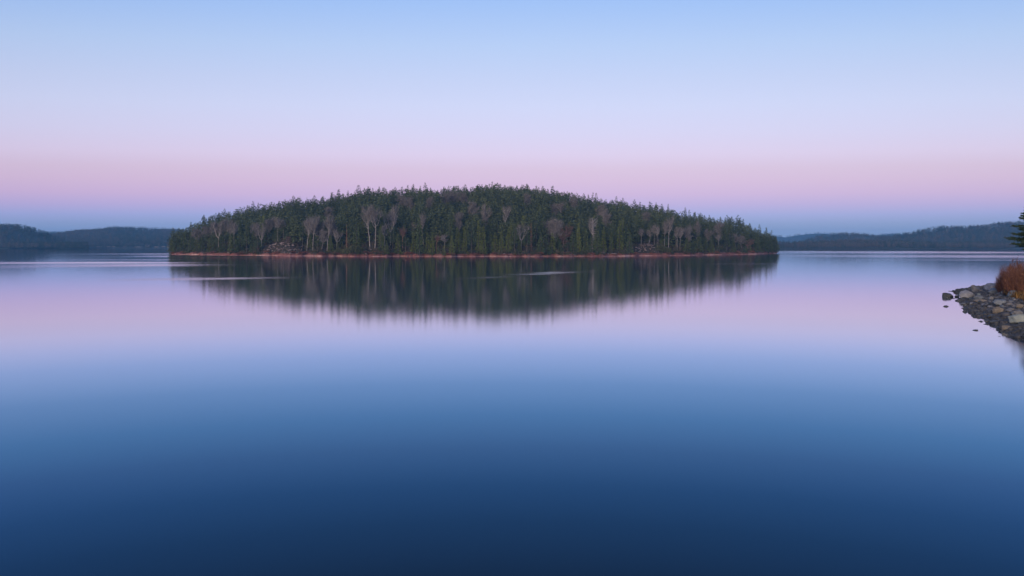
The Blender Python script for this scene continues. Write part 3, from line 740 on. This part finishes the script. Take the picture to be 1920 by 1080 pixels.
# ------------------------------------------------------------------ houses on the far shore
def box(x0, x1, y0, y1, z0, z1):
    v = [(x0,y0,z0),(x1,y0,z0),(x1,y1,z0),(x0,y1,z0),(x0,y0,z1),(x1,y0,z1),(x1,y1,z1),(x0,y1,z1)]
    t = [(0,1,5),(0,5,4),(1,2,6),(1,6,5),(2,3,7),(2,7,6),(3,0,4),(3,4,7),(4,5,6),(4,6,7),(0,3,2),(0,2,1)]
    return v, t
def house(px, py, w, h, lab, wall='wall', roof='roof', Y=1505.):
    if px < 400: Y = 1815.; w *= 1.2; h *= 1.2
    X = (px-960)/F*Y; z = max(.9, EYE+(HZ-py)/F*Y-h*.2)
    e = bpy.data.objects.new('shore_house', None); C.objects.link(e); e.location = (X, Y, z); tag(e, lab, 'house', 'houses on the far shore')
    h *= rng.uniform(.55, .8); w *= rng.uniform(.65, 1); d = w*.7; hw = h*.58
    v, t = box(-w/2, w/2, 0, d, -3, hw); v = list(v); n = len(v)
    link('wall', mesh('house_wall', v, t, M[wall]), e)
    o = .5; rv = [(-w/2-o, -o, hw+.02), (w/2+o, -o, hw+.02), (w/2+o, d/2, h), (-w/2-o, d/2, h), (-w/2-o, d+o, hw+.02), (w/2+o, d+o, hw+.02)]
    link('roof', mesh('house_roof', rv, [(0,1,2),(0,2,3),(3,2,5),(3,5,4),(0,3,4),(1,5,2),(0,4,5),(0,5,1)], M[roof]), e)
for a in ((184, 466, 8, 4.5, 'faint long house farthest left on the left far shore'), (203, 466, 6, 5, 'left one of two small pale houses on the left far shore'), (213, 466, 6, 5, 'right one of two small pale houses on the left far shore'),
          (233, 466.5, 9, 3.5, 'low faint house between the two small pale ones and the long pale roof'), (258, 465.5, 13, 4.5, 'long pale-roofed house on the left far shore', 'wall', 'paleroof'),
          (277, 465, 9, 8.5, 'tallest pinkish house on the left far shore'), (293, 466, 8, 5, 'small house right of the tallest pinkish house'), (306, 466, 6, 4.5, 'small house second from the wooded island on the left far shore', 'wall', 'paleroof'), (316, 466, 6, 5.5, 'house on the left far shore closest to the island'),
          (1537, 463, 4, 6, 'narrow white house on the right far shore nearest the island'), (1611, 466, 9, 6.5, 'left one of the two red houses on the right far shore', 'redwall', 'roof'), (1622, 466, 9, 6, 'right one of the two red houses on the right far shore', 'redwall', 'roof'),
          (1648, 462, 5, 6, 'white house higher up the bank right of the red houses', 'wall', 'paleroof'), (1655, 464, 7, 5.5, 'bright white house right of the red houses close to the water', 'wall', 'paleroof'),
          (1703, 461.5, 6, 4, 'small pale house among the trees of the right hill', 'wall', 'paleroof'), (1716, 461.5, 5, 4, 'tiny white house among the trees of the right hill', 'wall', 'paleroof'), (1722, 466, 9, 4.5, 'low pinkish house by the water farthest right on the far shore')):
    house(*a)

# ------------------------------------------------------------------ the near bank on the right
SH = [(60, -30), (40, -10), (32, 8), (26, 18), (24.2, 28), (25.2, 36), (27.1, 42.2), (28.2, 45.2), (29.9, 49.1), (32.5, 54.5), (33.6, 57.9), (36.5, 63.8), (40.5, 71.1), (43.8, 77.6), (45.8, 81), (46.6, 83.4), (48.8, 88), (52.4, 93.5), (58, 99), (67, 105), (84, 114), (130, 128), (200, 150)]
def conv(x, y):
    # distances were first read for an eye 5 m up; keep each point on its own line of sight
    if y < 20: return x*1.08, y*1.08
    k = EYE*F/(HZF(y)-HZ)/y; return x*k, y*k
def HZF(y): return 463+5*F/y
SH = [conv(*p) for p in SH]
def shore_dist(X, Y):
    X = np.asarray(X, float); Y = np.asarray(Y, float); best = np.full(X.shape, 1e9); 
    for (x0, y0), (x1, y1) in zip(SH[:-1], SH[1:]):
        dx, dy = x1-x0, y1-y0; u = np.clip(((X-x0)*dx+(Y-y0)*dy)/(dx*dx+dy*dy), 0, 1)
        best = np.minimum(best, np.hypot(X-x0-u*dx, Y-y0-u*dy))
    inside = np.zeros(X.shape, bool); poly = SH+[(400, 150), (400, -30)]
    for (x0, y0), (x1, y1) in zip(poly, poly[1:]+poly[:1]):
        if y0 == y1: continue
        c = ((y0 > Y) != (y1 > Y)) & (X < (x1-x0)*(Y-y0)/(y1-y0)+x0); inside ^= c
    return np.where(inside, best, -best)
def bank_z(X, Y):
    d = shore_dist(X, Y)+.35*np.sin(np.asarray(X)*1.3+np.asarray(Y)*.8)+.25*np.sin(np.asarray(Y)*2.1-np.asarray(X)*.6)
    return np.interp(d, [-6, 0, 1, 4, 8, 14, 40, 120], [-1.5, -.03, .16, .72, 1.35, 1.8, 3.2, 6])
def bank_ray(px, py):
    y = np.arange(36, 140, .05); x = (px-960)/F*y; z = EYE+(HZ-py)/F*y
    k = np.argmax(bank_z(x, y) >= z)
    return float(x[k]), float(y[k]), float(max(bank_z(x[k:k+1], y[k:k+1])[0], -.05))
gx = np.concatenate([np.arange(18, 75, .6), np.arange(75, 260, 4)]); gy = np.concatenate([np.arange(-20, 30, 3), np.arange(30, 110, .6), np.arange(110, 190, 5)])
GX, GY = np.meshgrid(gx, gy, indexing='ij'); GZ = bank_z(GX, GY); nr = len(gy)
i, j = np.meshgrid(np.arange(len(gx)-1), np.arange(nr-1), indexing='ij'); q = (i*nr+j).ravel()
tri = np.stack([np.stack([q, q+nr, q+1], 1), np.stack([q+nr, q+nr+1, q+1], 1)], 1).reshape(-1, 3)
tag(link('shore', mesh('shore', np.stack([GX, GY, GZ], -1), tri, M['bank'], smooth=True)), kind='structure')

# gravel: countless stones, one object
def gravel():
    r2 = np.random.default_rng(5); acc = Acc()
    bm = bmesh.new(); bmesh.ops.create_icosphere(bm, subdivisions=1, radius=.5)
    bv = np.array([v.co[:] for v in bm.verts]); bt = np.array([[v.index for v in f.verts] for f in bm.faces]); bm.free()
    n = 0
    while n < 8000:
        x = r2.uniform(24, 60, 4000); y = r2.uniform(36, 100, 4000); d = shore_dist(x, y); pxx = 960+F*x/y
        ok = (d > -1.4) & (d < 9) & (pxx < 2010) & (r2.random(4000) < np.where(d < 0, np.exp(d*2.2)*.5, 1))
        for X, Y in zip(x[ok], y[ok]):
            s = r2.lognormal(-1.75, .5); s = min(s, .6)
            v = bv*(1+r2.uniform(-.22, .22, (len(bv), 1))); v = v*np.array([s*r2.uniform(.9, 1.5), s, s*r2.uniform(.45, .8)])
            a = r2.uniform(0, 6.28); ca, sa = math.cos(a), math.sin(a); z = float(bank_z(np.array([X]), np.array([Y]))[0])
            v = np.stack([v[:, 0]*ca-v[:, 1]*sa+X, v[:, 0]*sa+v[:, 1]*ca+Y, v[:, 2]+z+.05*s], 1)
            wet = float(np.clip(z/.45, .0, 1))
            acc.add(v, bt, np.clip(r2.normal(.42, .22), 0, 1)*(.3+.7*wet)); n += 1
    return acc
tag(link('gravel', gravel().build('gravel', M['gravel'], smooth=False)), 'grey shingle covering the near bank', 'gravel', kind='stuff')

BOUL = [  # px, py of the base, width px, height ratio, material, label
 (1779, 557, 21, .42, 'darkb', 'dark rounded boulder standing alone in the water off the near bank'),
 (1795.5, 557, 9, .5, 'darkb', 'small dark stone in the water between the lone boulder and the bank'),
 (1775, 575, 9, .4, 'darkb', 'flat dark stone awash in the water in front of the lone boulder'),
 (1811, 573, 11, .6, 'darkb', 'dark wet stone at the water line under the tip of the bank'),
 (1831, 620, 11, .35, 'darkb', 'flat dark stone awash off the lower part of the bank'),
 (1829, 596, 8, .4, 'darkb', 'small black stone at the water line midway down the bank'),
 (1831, 547, 19, .75, 'boulder', 'grey peaked boulder at the tip of the near bank'),
 (1815, 559, 29, .55, 'boulder', 'long brownish-grey boulder at the water\'s edge at the tip of the bank'),
 (1863, 544, 24, .6, 'boulder', 'large grey boulder on the bank crest left of the red shrubs'),
 (1851, 540, 8, .9, 'boulder', 'small upright grey stone on the bank crest between the two large boulders'),
 (1870, 551, 26, .5, 'blueb', 'flat blue-grey slab just under the bank crest'),
 (1837, 562, 17, .6, 'blueb', 'blue-grey boulder in the middle of the bank'),
 (1841, 567, 26, .3, 'tanb', 'long flat brown slab below the blue-grey boulder'),
 (1824, 571, 9, .6, 'boulder', 'small grey stone near the water left of the flat brown slab'),
 (1889, 551, 18, .6, 'paleb', 'pale grey boulder at the edge of the dry grass'),
 (1905, 557, 22, .6, 'blueb', 'pale bluish boulder at the foot of the red shrubs'),
 (1879, 573, 22, .65, 'blueb', 'blue-grey boulder in the middle of the shingle'),
 (1876, 588, 21, .65, 'tanb', 'tan boulder standing out on the dark shingle'),
 (1893, 585, 13, .5, 'boulder', 'small grey stone right of the tan boulder'),
 (1911, 593, 22, .6, 'boulder', 'grey boulder behind the largest pale boulder'),
 (1915, 606, 34, .55, 'paleb', 'largest pale greenish boulder at the right edge of the bank'),
 (1890, 619, 22, .4, 'tanb', 'flat seaweed-brown stone on the lower shingle'),
 (1858, 578, 11, .5, 'boulder', 'small grey stone left of the tan boulder'),
 (1915, 578, 14, .6, 'tanb', 'small tan stone above the grey boulder'),
 (1860, 561, 10, .6, 'boulder', 'small grey stone under the blue-grey slab'),
 (1898, 568, 10, .6, 'boulder', 'small grey stone below the pale bluish boulder'),
]
for k, (px, py, w, fl, mt, lab) in enumerate(BOUL):
    X, Y, z = bank_ray(px, py)
    if px < 1812 and py < 580 and mt == 'darkb': Y = EYE*F/(py-HZ); X = (px-960)/F*Y; z = -.03
    if lab.startswith('flat dark') or lab.startswith('small black'): Y = EYE*F/(py-HZ); X = (px-960)/F*Y; z = -.05
    W = w/F*Y
    me = stone_mesh('boulder', 100+k, mt, 4, flat=1.0, elong=1.0, rough=.2)
    o = link('boulder', me, None, (X, Y+W*.3, z+W*fl*.3)); o.scale = (W*1.12, W*.9, W*fl*1.25); o.rotation_euler = (0, 0, rng.uniform(-.4, .4))
    tag(o, lab, 'boulder', 'boulders on the near bank')

smalls = [stone_mesh('shingle_stone', 300+k, m, 3, flat=.7, rough=.25) for k, m in enumerate(('boulder', 'boulder', 'blueb', 'tanb', 'darkb', 'darkb', 'paleb', 'boulder'))]
made = 0
while made < 120:
    y = rng.uniform(42, 96); x = (rng.uniform(1800, 1940)-960)/F*y; d = float(shore_dist(np.array(x), np.array(y)))
    if not -.3 < d < 7: continue
    k = rng.integers(4, 6) if d < .8 else rng.integers(8); s = rng.uniform(.22, .55)
    o = link('shingle_stone', smalls[k], None, (x, y, float(bank_z(np.array([x]), np.array([y]))[0])+.08*s)); o.scale = (s*1.2, s, s); o.rotation_euler = (rng.uniform(-.2, .2), rng.uniform(-.2, .2), rng.uniform(0, 6.28)); made += 1
    tag(o, 'dark wet stone among the shingle at the water line of the near bank' if d < .8 else 'fist to head sized stone lying loose on the shingle of the near bank', 'stone', 'wet stones at the water line' if d < .8 else 'loose stones on the near bank')

# red shrubs, dry grass
def red_shrub(r2, n=260, w=1.35, h=2.9):
    st, tw = Acc(), Acc(); P, D, L = [], [], []
    for k in range(n):
        a = r2.uniform(0, 6.28); r = w*math.sqrt(r2.random()); b = np.array([math.cos(a)*r*.75, math.sin(a)*r*.75, -.15])
        hh = h*r2.uniform(.4, 1.08)*(1-.3*(r/w)**2); top = b+np.array([math.cos(a)*r*.35+r2.normal(0, .12), math.sin(a)*r*.35+r2.normal(0, .12), hh])
        mid = (b+top)/2+r2.normal(0, .07, 3)
        pts = np.stack([b, mid, top]); st.add(*tube(pts, [.014, .01, .004], 3), np.clip(r2.normal(.5, .2), 0, 1))
        for j in range(16):
            u = r2.uniform(.3, 1); P.append(b+(top-b)*u); D.append(np.array([r2.normal(0, .6), r2.normal(0, .6), 1])); L.append(r2.uniform(.25, .6))
    v, t = kites(P, D, np.array(L), .017, r2, .05); tw.add(v, t, np.repeat(np.clip(r2.normal(.45, .22, len(P)), 0, 1), 4))
    return tw, st
for k, (px, py, s, lab) in enumerate(((1897, 549, .7, 'low left end of the red leafless shrubs on the bank crest'), (1911, 550, .93, 'tall red leafless shrub in the middle of the thicket on the bank'), (1925, 554, 1.0, 'red leafless shrub cut by the right edge of the picture'),
                                       (1920, 545, 1.1, 'red leafless shrub standing behind the tall one in the thicket'))):
    X, Y, z = bank_ray(px, py)
    tw, stm = red_shrub(np.random.default_rng(60+k))
    e = bpy.data.objects.new('red_shrub', None); C.objects.link(e); e.location = (X, Y+.8, z); e.scale = (s, s, s)
    link('twig_mass', tw.build('shrub_twigs', M['redstem']), e); link('stem_cluster', stm.build('shrub_stems', M['redstem']), e)
    tag(e, lab or 'red leafless shrub just outside the right edge of the picture', 'shrub', 'red shrubs on the near bank')
def dry_grass():
    r2 = np.random.default_rng(9); P, D, L = [], [], []
    while len(P) < 9000:
        px = r2.uniform(1866, 1990); py = r2.uniform(540, 557)-4+ (px-1880)*.12
        cx = px
        y = r2.uniform(60, 92); x = (px-960)/F*y
        d = float(shore_dist(np.array(x), np.array(y)))
        if not 3.6 < d < 9: continue
        z = float(bank_z(np.array([x]), np.array([y]))[0])
        if HZ+F*(EYE-z)/y > 560+(px-1900)*.3 or HZ+F*(EYE-z)/y < 540: continue
        P.append([x, y, z-.03]); D.append([r2.normal(0, .35), r2.normal(0, .35), 1]); L.append(r2.uniform(.3, .85))
    v, t = kites(P, D, np.array(L), .03, r2, .12); a = Acc(); a.add(v, t, np.repeat(np.clip(r2.normal(.5, .25, len(P)), 0, 1), 4)); return a
tag(link('dry_grass', dry_grass().build('dry_grass', M['gold'])), 'golden dry grass at the foot of the red shrubs', 'grass', kind='stuff')

# the spruce at the right edge
def spruce():
    r2 = np.random.default_rng(77); H = 17.; tr = Acc(); cr = Acc(); P, D, L, T = [], [], [], []
    tr.add(*tube(np.stack([np.zeros(6), np.zeros(6), np.linspace(-.5, H, 6)], 1), np.linspace(.26, .03, 6), 8), .5)
    nl = 38
    for i in range(nl):
        u = (i+.5)/nl; h = 3.6+(H-3.8)*u; R = min(5.4*(1-u)**1.35+.2, 5.0)*(1 if u > .03 else .8); nb = 9 if u < .7 else 6
        for k in range(nb):
            a = k*2*math.pi/nb+i*2.4+r2.uniform(-.25, .25); Lb = R*r2.uniform(.72, 1.08)
            o = np.array([math.cos(a), math.sin(a), 0]); tn = np.array([-o[1], o[0], 0])
            sag = r2.uniform(.05, .24); w = np.linspace(0, 1, 6)[:, None]
            B = np.array([0, 0, h])+o*Lb*w+np.array([0, 0, 1])*(.10*Lb*w-sag*Lb*w**2*1.2+.12*Lb*w**4)
            cr.add(*tube(B, np.linspace(.05, .012, 6), 3), .1)
            ns = int(14+Lb*16)
            for s in range(ns):
                f = r2.uniform(.15, 1.0); q = f*5; i0 = min(int(q), 4); p = B[i0]+(B[i0+1]-B[i0])*(q-i0); sd = 1 if r2.random() < .5 else -1
                ln = (.25+.55*(1-f))*min(1, Lb/2)*r2.uniform(.6, 1.2)+.1
                d = o*.75+tn*sd*r2.uniform(.3, .9)+np.array([0, 0, r2.uniform(-.35, .12)])
                for g in range(3):
                    P.append(p+unit(d)*ln*g/3); D.append(d+r2.normal(0, .25, 3)); L.append(ln*.55+.08); T.append(np.clip(r2.normal(.3+.35*f, .15), 0, 1))
    v, t = kites(P, D, np.array(L), np.array(L)*.36, r2, .08); cr.add(v, t, np.repeat(T, 4))
    return cr.build('spruce_crown', M['spruce']), tr.build('spruce_trunk', M['bark'], smooth=True)
Y = 99.; X = (1977-960)/F*Y
sp = bpy.data.objects.new('spruce_tree', None); C.objects.link(sp); sp.location = (X, Y, float(bank_z(np.array([X]), np.array([Y]))[0]))
for nm, me in zip(('crown', 'trunk'), spruce()): link(nm, me, sp)
tag(sp, 'large dark spruce at the right edge reaching its boughs over the red shrubs', 'spruce')

# ------------------------------------------------------------------ water
def water_mat():
    m, nt, out = new_mat('lake_water'); N = NT(nt)
    co = N.n('ShaderNodeTexCoord').outputs['Object']; sep = N.n('ShaderNodeSeparateXYZ'); N.l(co, sep.inputs[0]); X, Y = sep.outputs[0], sep.outputs[1]
    g = N.n('ShaderNodeNewGeometry'); dt = N.n('ShaderNodeVectorMath', operation='DOT_PRODUCT'); N.l(g.outputs['Normal'], dt.inputs[0]); N.l(g.outputs['Incoming'], dt.inputs[1])
    c = N.math('ABSOLUTE', dt.outputs['Value']); fac = N.math('MULTIPLY', c, 2.0, clamp=True)
    # reflectance of the water against the angle of view (blue water: red is lost first)
    refl = [(0, .93, .94, .96), (.05, .88, .91, .94), (.08, .82, .87, .93), (.10, .70, .79, .91), (.117, .55, .68, .85), (.134, .405, .565, .755), (.17, .222, .38, .555), (.208, .127, .267, .415),
            (.245, .087, .176, .288), (.287, .05, .115, .188), (.327, .033, .077, .123), (.38, .023, .046, .068), (.5, .018, .035, .05)]
    col = N.ramp(fac, [(a*2, (r, gg, b)) for a, r, gg, b in refl])
    wob = N.n('ShaderNodeMapping'); wob.inputs['Scale'].default_value = (.012, .02, 1); N.l(co, wob.inputs[0])
    nz = N.math('SUBTRACT', N.noise(wob.outputs[0], 1, 4, .6), .5)
    # wind-ruffled lanes: x range, distance, tilt, width
    lanes = [(-225, -90, 440, .06, 62, .75), (-330, -165, 575, 0, 60, .45), (-200, -60, 250, .05, 25, .7), (-145, -54, 214, .1, 30, .55), (-190, -80, 310, 0, 24, .3), (-64, -26, 127, .3, 9, .5),
             (-14, 8, 131, 1.05, 8, .5), (-9, 23, 153, 1.2, 17, .7), (44, 82, 233, .0, 9, .35), (160, 700, 740, .02, 230, .52), (105, 420, 425, -.04, 95, .46), (120, 330, 303, -.02, 26, .38), (-30, 40, 200, .2, 5, .12)]
    fine = N.n('ShaderNodeMapping'); fine.inputs['Scale'].default_value = (.015, .16, 1); N.l(co, fine.inputs[0])
    streak = N.math('MULTIPLY_ADD', N.noise(fine.outputs[0], 1, 3, .6), 1.1, .45)
    tot = None
    for x0, x1, y0, k, w, s in lanes:
        kk = conv(1., y0)[0]; x0 *= kk; x1 *= kk; y0 *= kk
        xm = (x0+x1)/2
        yy = N.math('SUBTRACT', Y, N.math('MULTIPLY_ADD', N.math('SUBTRACT', X, xm), k, y0))
        yy = N.math('ADD', yy, N.math('MULTIPLY', nz, w*1.9))
        e = N.math('MAXIMUM', N.math('SUBTRACT', 1.0, N.math('POWER', N.math('ABSOLUTE', N.math('DIVIDE', yy, w)), 2.0)), 0.0)
        soft = (x1-x0)*.5
        f = N.math('MULTIPLY', N.math('DIVIDE', N.math('SUBTRACT', X, x0), soft, clamp=True), N.math('DIVIDE', N.math('SUBTRACT', x1, X), soft, clamp=True))
        v = N.math('MULTIPLY', N.math('MULTIPLY', N.math('MULTIPLY', e, e), f), s)
        tot = v if tot is None else N.math('MAXIMUM', tot, v)
    rough = N.math('MULTIPLY_ADD', N.math('MULTIPLY', tot, streak), .2, N.math('MULTIPLY_ADD', N.math('ABSOLUTE', nz), .03, .075))
    gl = N.n('ShaderNodeBsdfAnisotropic'); gl.distribution = 'BECKMANN'; N.l(col, gl.inputs['Color']); N.l(rough, gl.inputs['Roughness'])
    di = N.n('ShaderNodeBsdfDiffuse'); di.inputs['Color'].default_value = (.001, .004, .009, 1)
    ad = N.n('ShaderNodeAddShader'); N.l(gl.outputs[0], ad.inputs[0]); N.l(di.outputs[0], ad.inputs[1]); N.l(ad.outputs[0], out.inputs[0])
    return m
S = 9000.
wt = link('water', mesh('water', [(-S, -S, 0), (S, -S, 0), (S, S, 0), (-S, S, 0)], [(0, 1, 2), (0, 2, 3)], water_mat())); tag(wt, kind='structure')

# ------------------------------------------------------------------ haze
hm, nt, out = new_mat('haze'); pv = nt.nodes.new('ShaderNodeVolumePrincipled')
pv.inputs['Color'].default_value = (.2, .56, 1, 1); pv.inputs['Density'].default_value = .000165; pv.inputs['Anisotropy'].default_value = 0
pv.inputs['Density Attribute'].default_value = ''; pv.inputs['Blackbody Intensity'].default_value = 0; pv.inputs['Emission Strength'].default_value = 0
nt.links.new(pv.outputs[0], out.inputs['Volume'])
v, t = box(-4000, 4000, -300, 5200, -27, 110)
hz = link('haze', mesh('haze', v, t, hm)); tag(hz, 'thin blue evening haze over the lake', 'haze', kind='stuff')

# ------------------------------------------------------------------ sky, sun
w = bpy.data.worlds.new('World'); bpy.context.scene.world = w; w.use_nodes = True
nt = w.node_tree; nt.nodes.clear(); N = NT(nt)
SUN_EL, SUN_AZ = R0(11), R0(200)
sky = N.n('ShaderNodeTexSky'); sky.sky_type = 'NISHITA'; sky.sun_disc = False; sky.sun_elevation = SUN_EL; sky.sun_rotation = SUN_AZ
bg1 = N.n('ShaderNodeBackground'); N.l(sky.outputs[0], bg1.inputs[0]); bg1.inputs[1].default_value = .03
tc = N.n('ShaderNodeTexCoord'); sep = N.n('ShaderNodeSeparateXYZ'); N.l(tc.outputs['Generated'], sep.inputs[0])
xx, yy, zz = sep.outputs
hyp = N.math('SQRT', N.math('ADD', N.math('ADD', N.math('MULTIPLY', xx, xx), N.math('MULTIPLY', yy, yy)), 1e-6))
ca = N.math('DIVIDE', yy, hyp)
arch = N.math('POWER', N.math('MULTIPLY_ADD', ca, .5, .5), 1.2)      # the belt of Venus arches over the antisolar point
arch = N.math('MAXIMUM', arch, .35)
el = N.math('MAXIMUM', N.math('DIVIDE', zz, arch), 0.0)
fac = N.math('SQRT', el, clamp=True)
def sk(y): tn = (HZ-y)/F; return math.sqrt(tn/math.sqrt(1+tn*tn))
stops = [(0, lin(138,172,222)), (sk(440), lin(140,168,222)), (sk(420), lin(146,164,222)), (sk(404), lin(162,166,232)), (sk(385), lin(188,164,226)), (sk(365), lin(206,168,219)),
         (sk(340), lin(213,175,214)), (sk(318), lin(214,181,214)), (sk(290), lin(217,194,227)), (sk(250), lin(210,200,233)), (sk(200), lin(202,203,236)), (sk(150), lin(191,199,234)), (sk(86), lin(176,195,234)),
         (sk(0), lin(151,182,235)), (.62, lin(146,180,240)), (.75, lin(110,146,212)), (1, lin(70,104,170))]
bg2 = N.n('ShaderNodeBackground'); N.l(N.ramp(fac, stops), bg2.inputs[0]); N.l(N.math('MAXIMUM', N.math('MULTIPLY_ADD', ca, .4, .6), .85), bg2.inputs[1])
ad = N.n('ShaderNodeAddShader'); N.l(bg1.outputs[0], ad.inputs[0]); N.l(bg2.outputs[0], ad.inputs[1])
wo = N.n('ShaderNodeOutputWorld'); N.l(ad.outputs[0], wo.inputs[0])

sl = bpy.data.lights.new('sun', 'SUN'); sl.energy = 3.3; sl.angle = R0(35); sl.color = (1, .80, .64)
so = bpy.data.objects.new('sun', sl); C.objects.link(so)
d = Vector((math.sin(SUN_AZ)*math.cos(SUN_EL), math.cos(SUN_AZ)*math.cos(SUN_EL), math.sin(SUN_EL)))
so.rotation_euler = (-d).to_track_quat('-Z', 'Y').to_euler(); so.location = d*200

# ------------------------------------------------------------------ camera
cam = bpy.data.cameras.new('camera'); co = bpy.data.objects.new('camera', cam); C.objects.link(co)
cam.sensor_width = 36; cam.lens = 36*F/1920; cam.shift_y = -(540-HZ)/1920; cam.clip_end = 20000; cam.clip_start = .1
co.location = (0, 0, EYE); co.rotation_euler = (R0(90), 0, 0)
sc = bpy.context.scene; sc.camera = co
sc.view_settings.view_transform = 'Standard'; sc.view_settings.look = 'None'; sc.view_settings.exposure = 0; sc.view_settings.gamma = 1
sc.render.engine = 'CYCLES'; cy = sc.cycles
cy.use_denoising = True; cy.denoiser = 'OPENIMAGEDENOISE'; cy.max_bounces = 6; cy.diffuse_bounces = 2; cy.glossy_bounces = 3; cy.volume_bounces = 0
print('individual conifers', n_con)
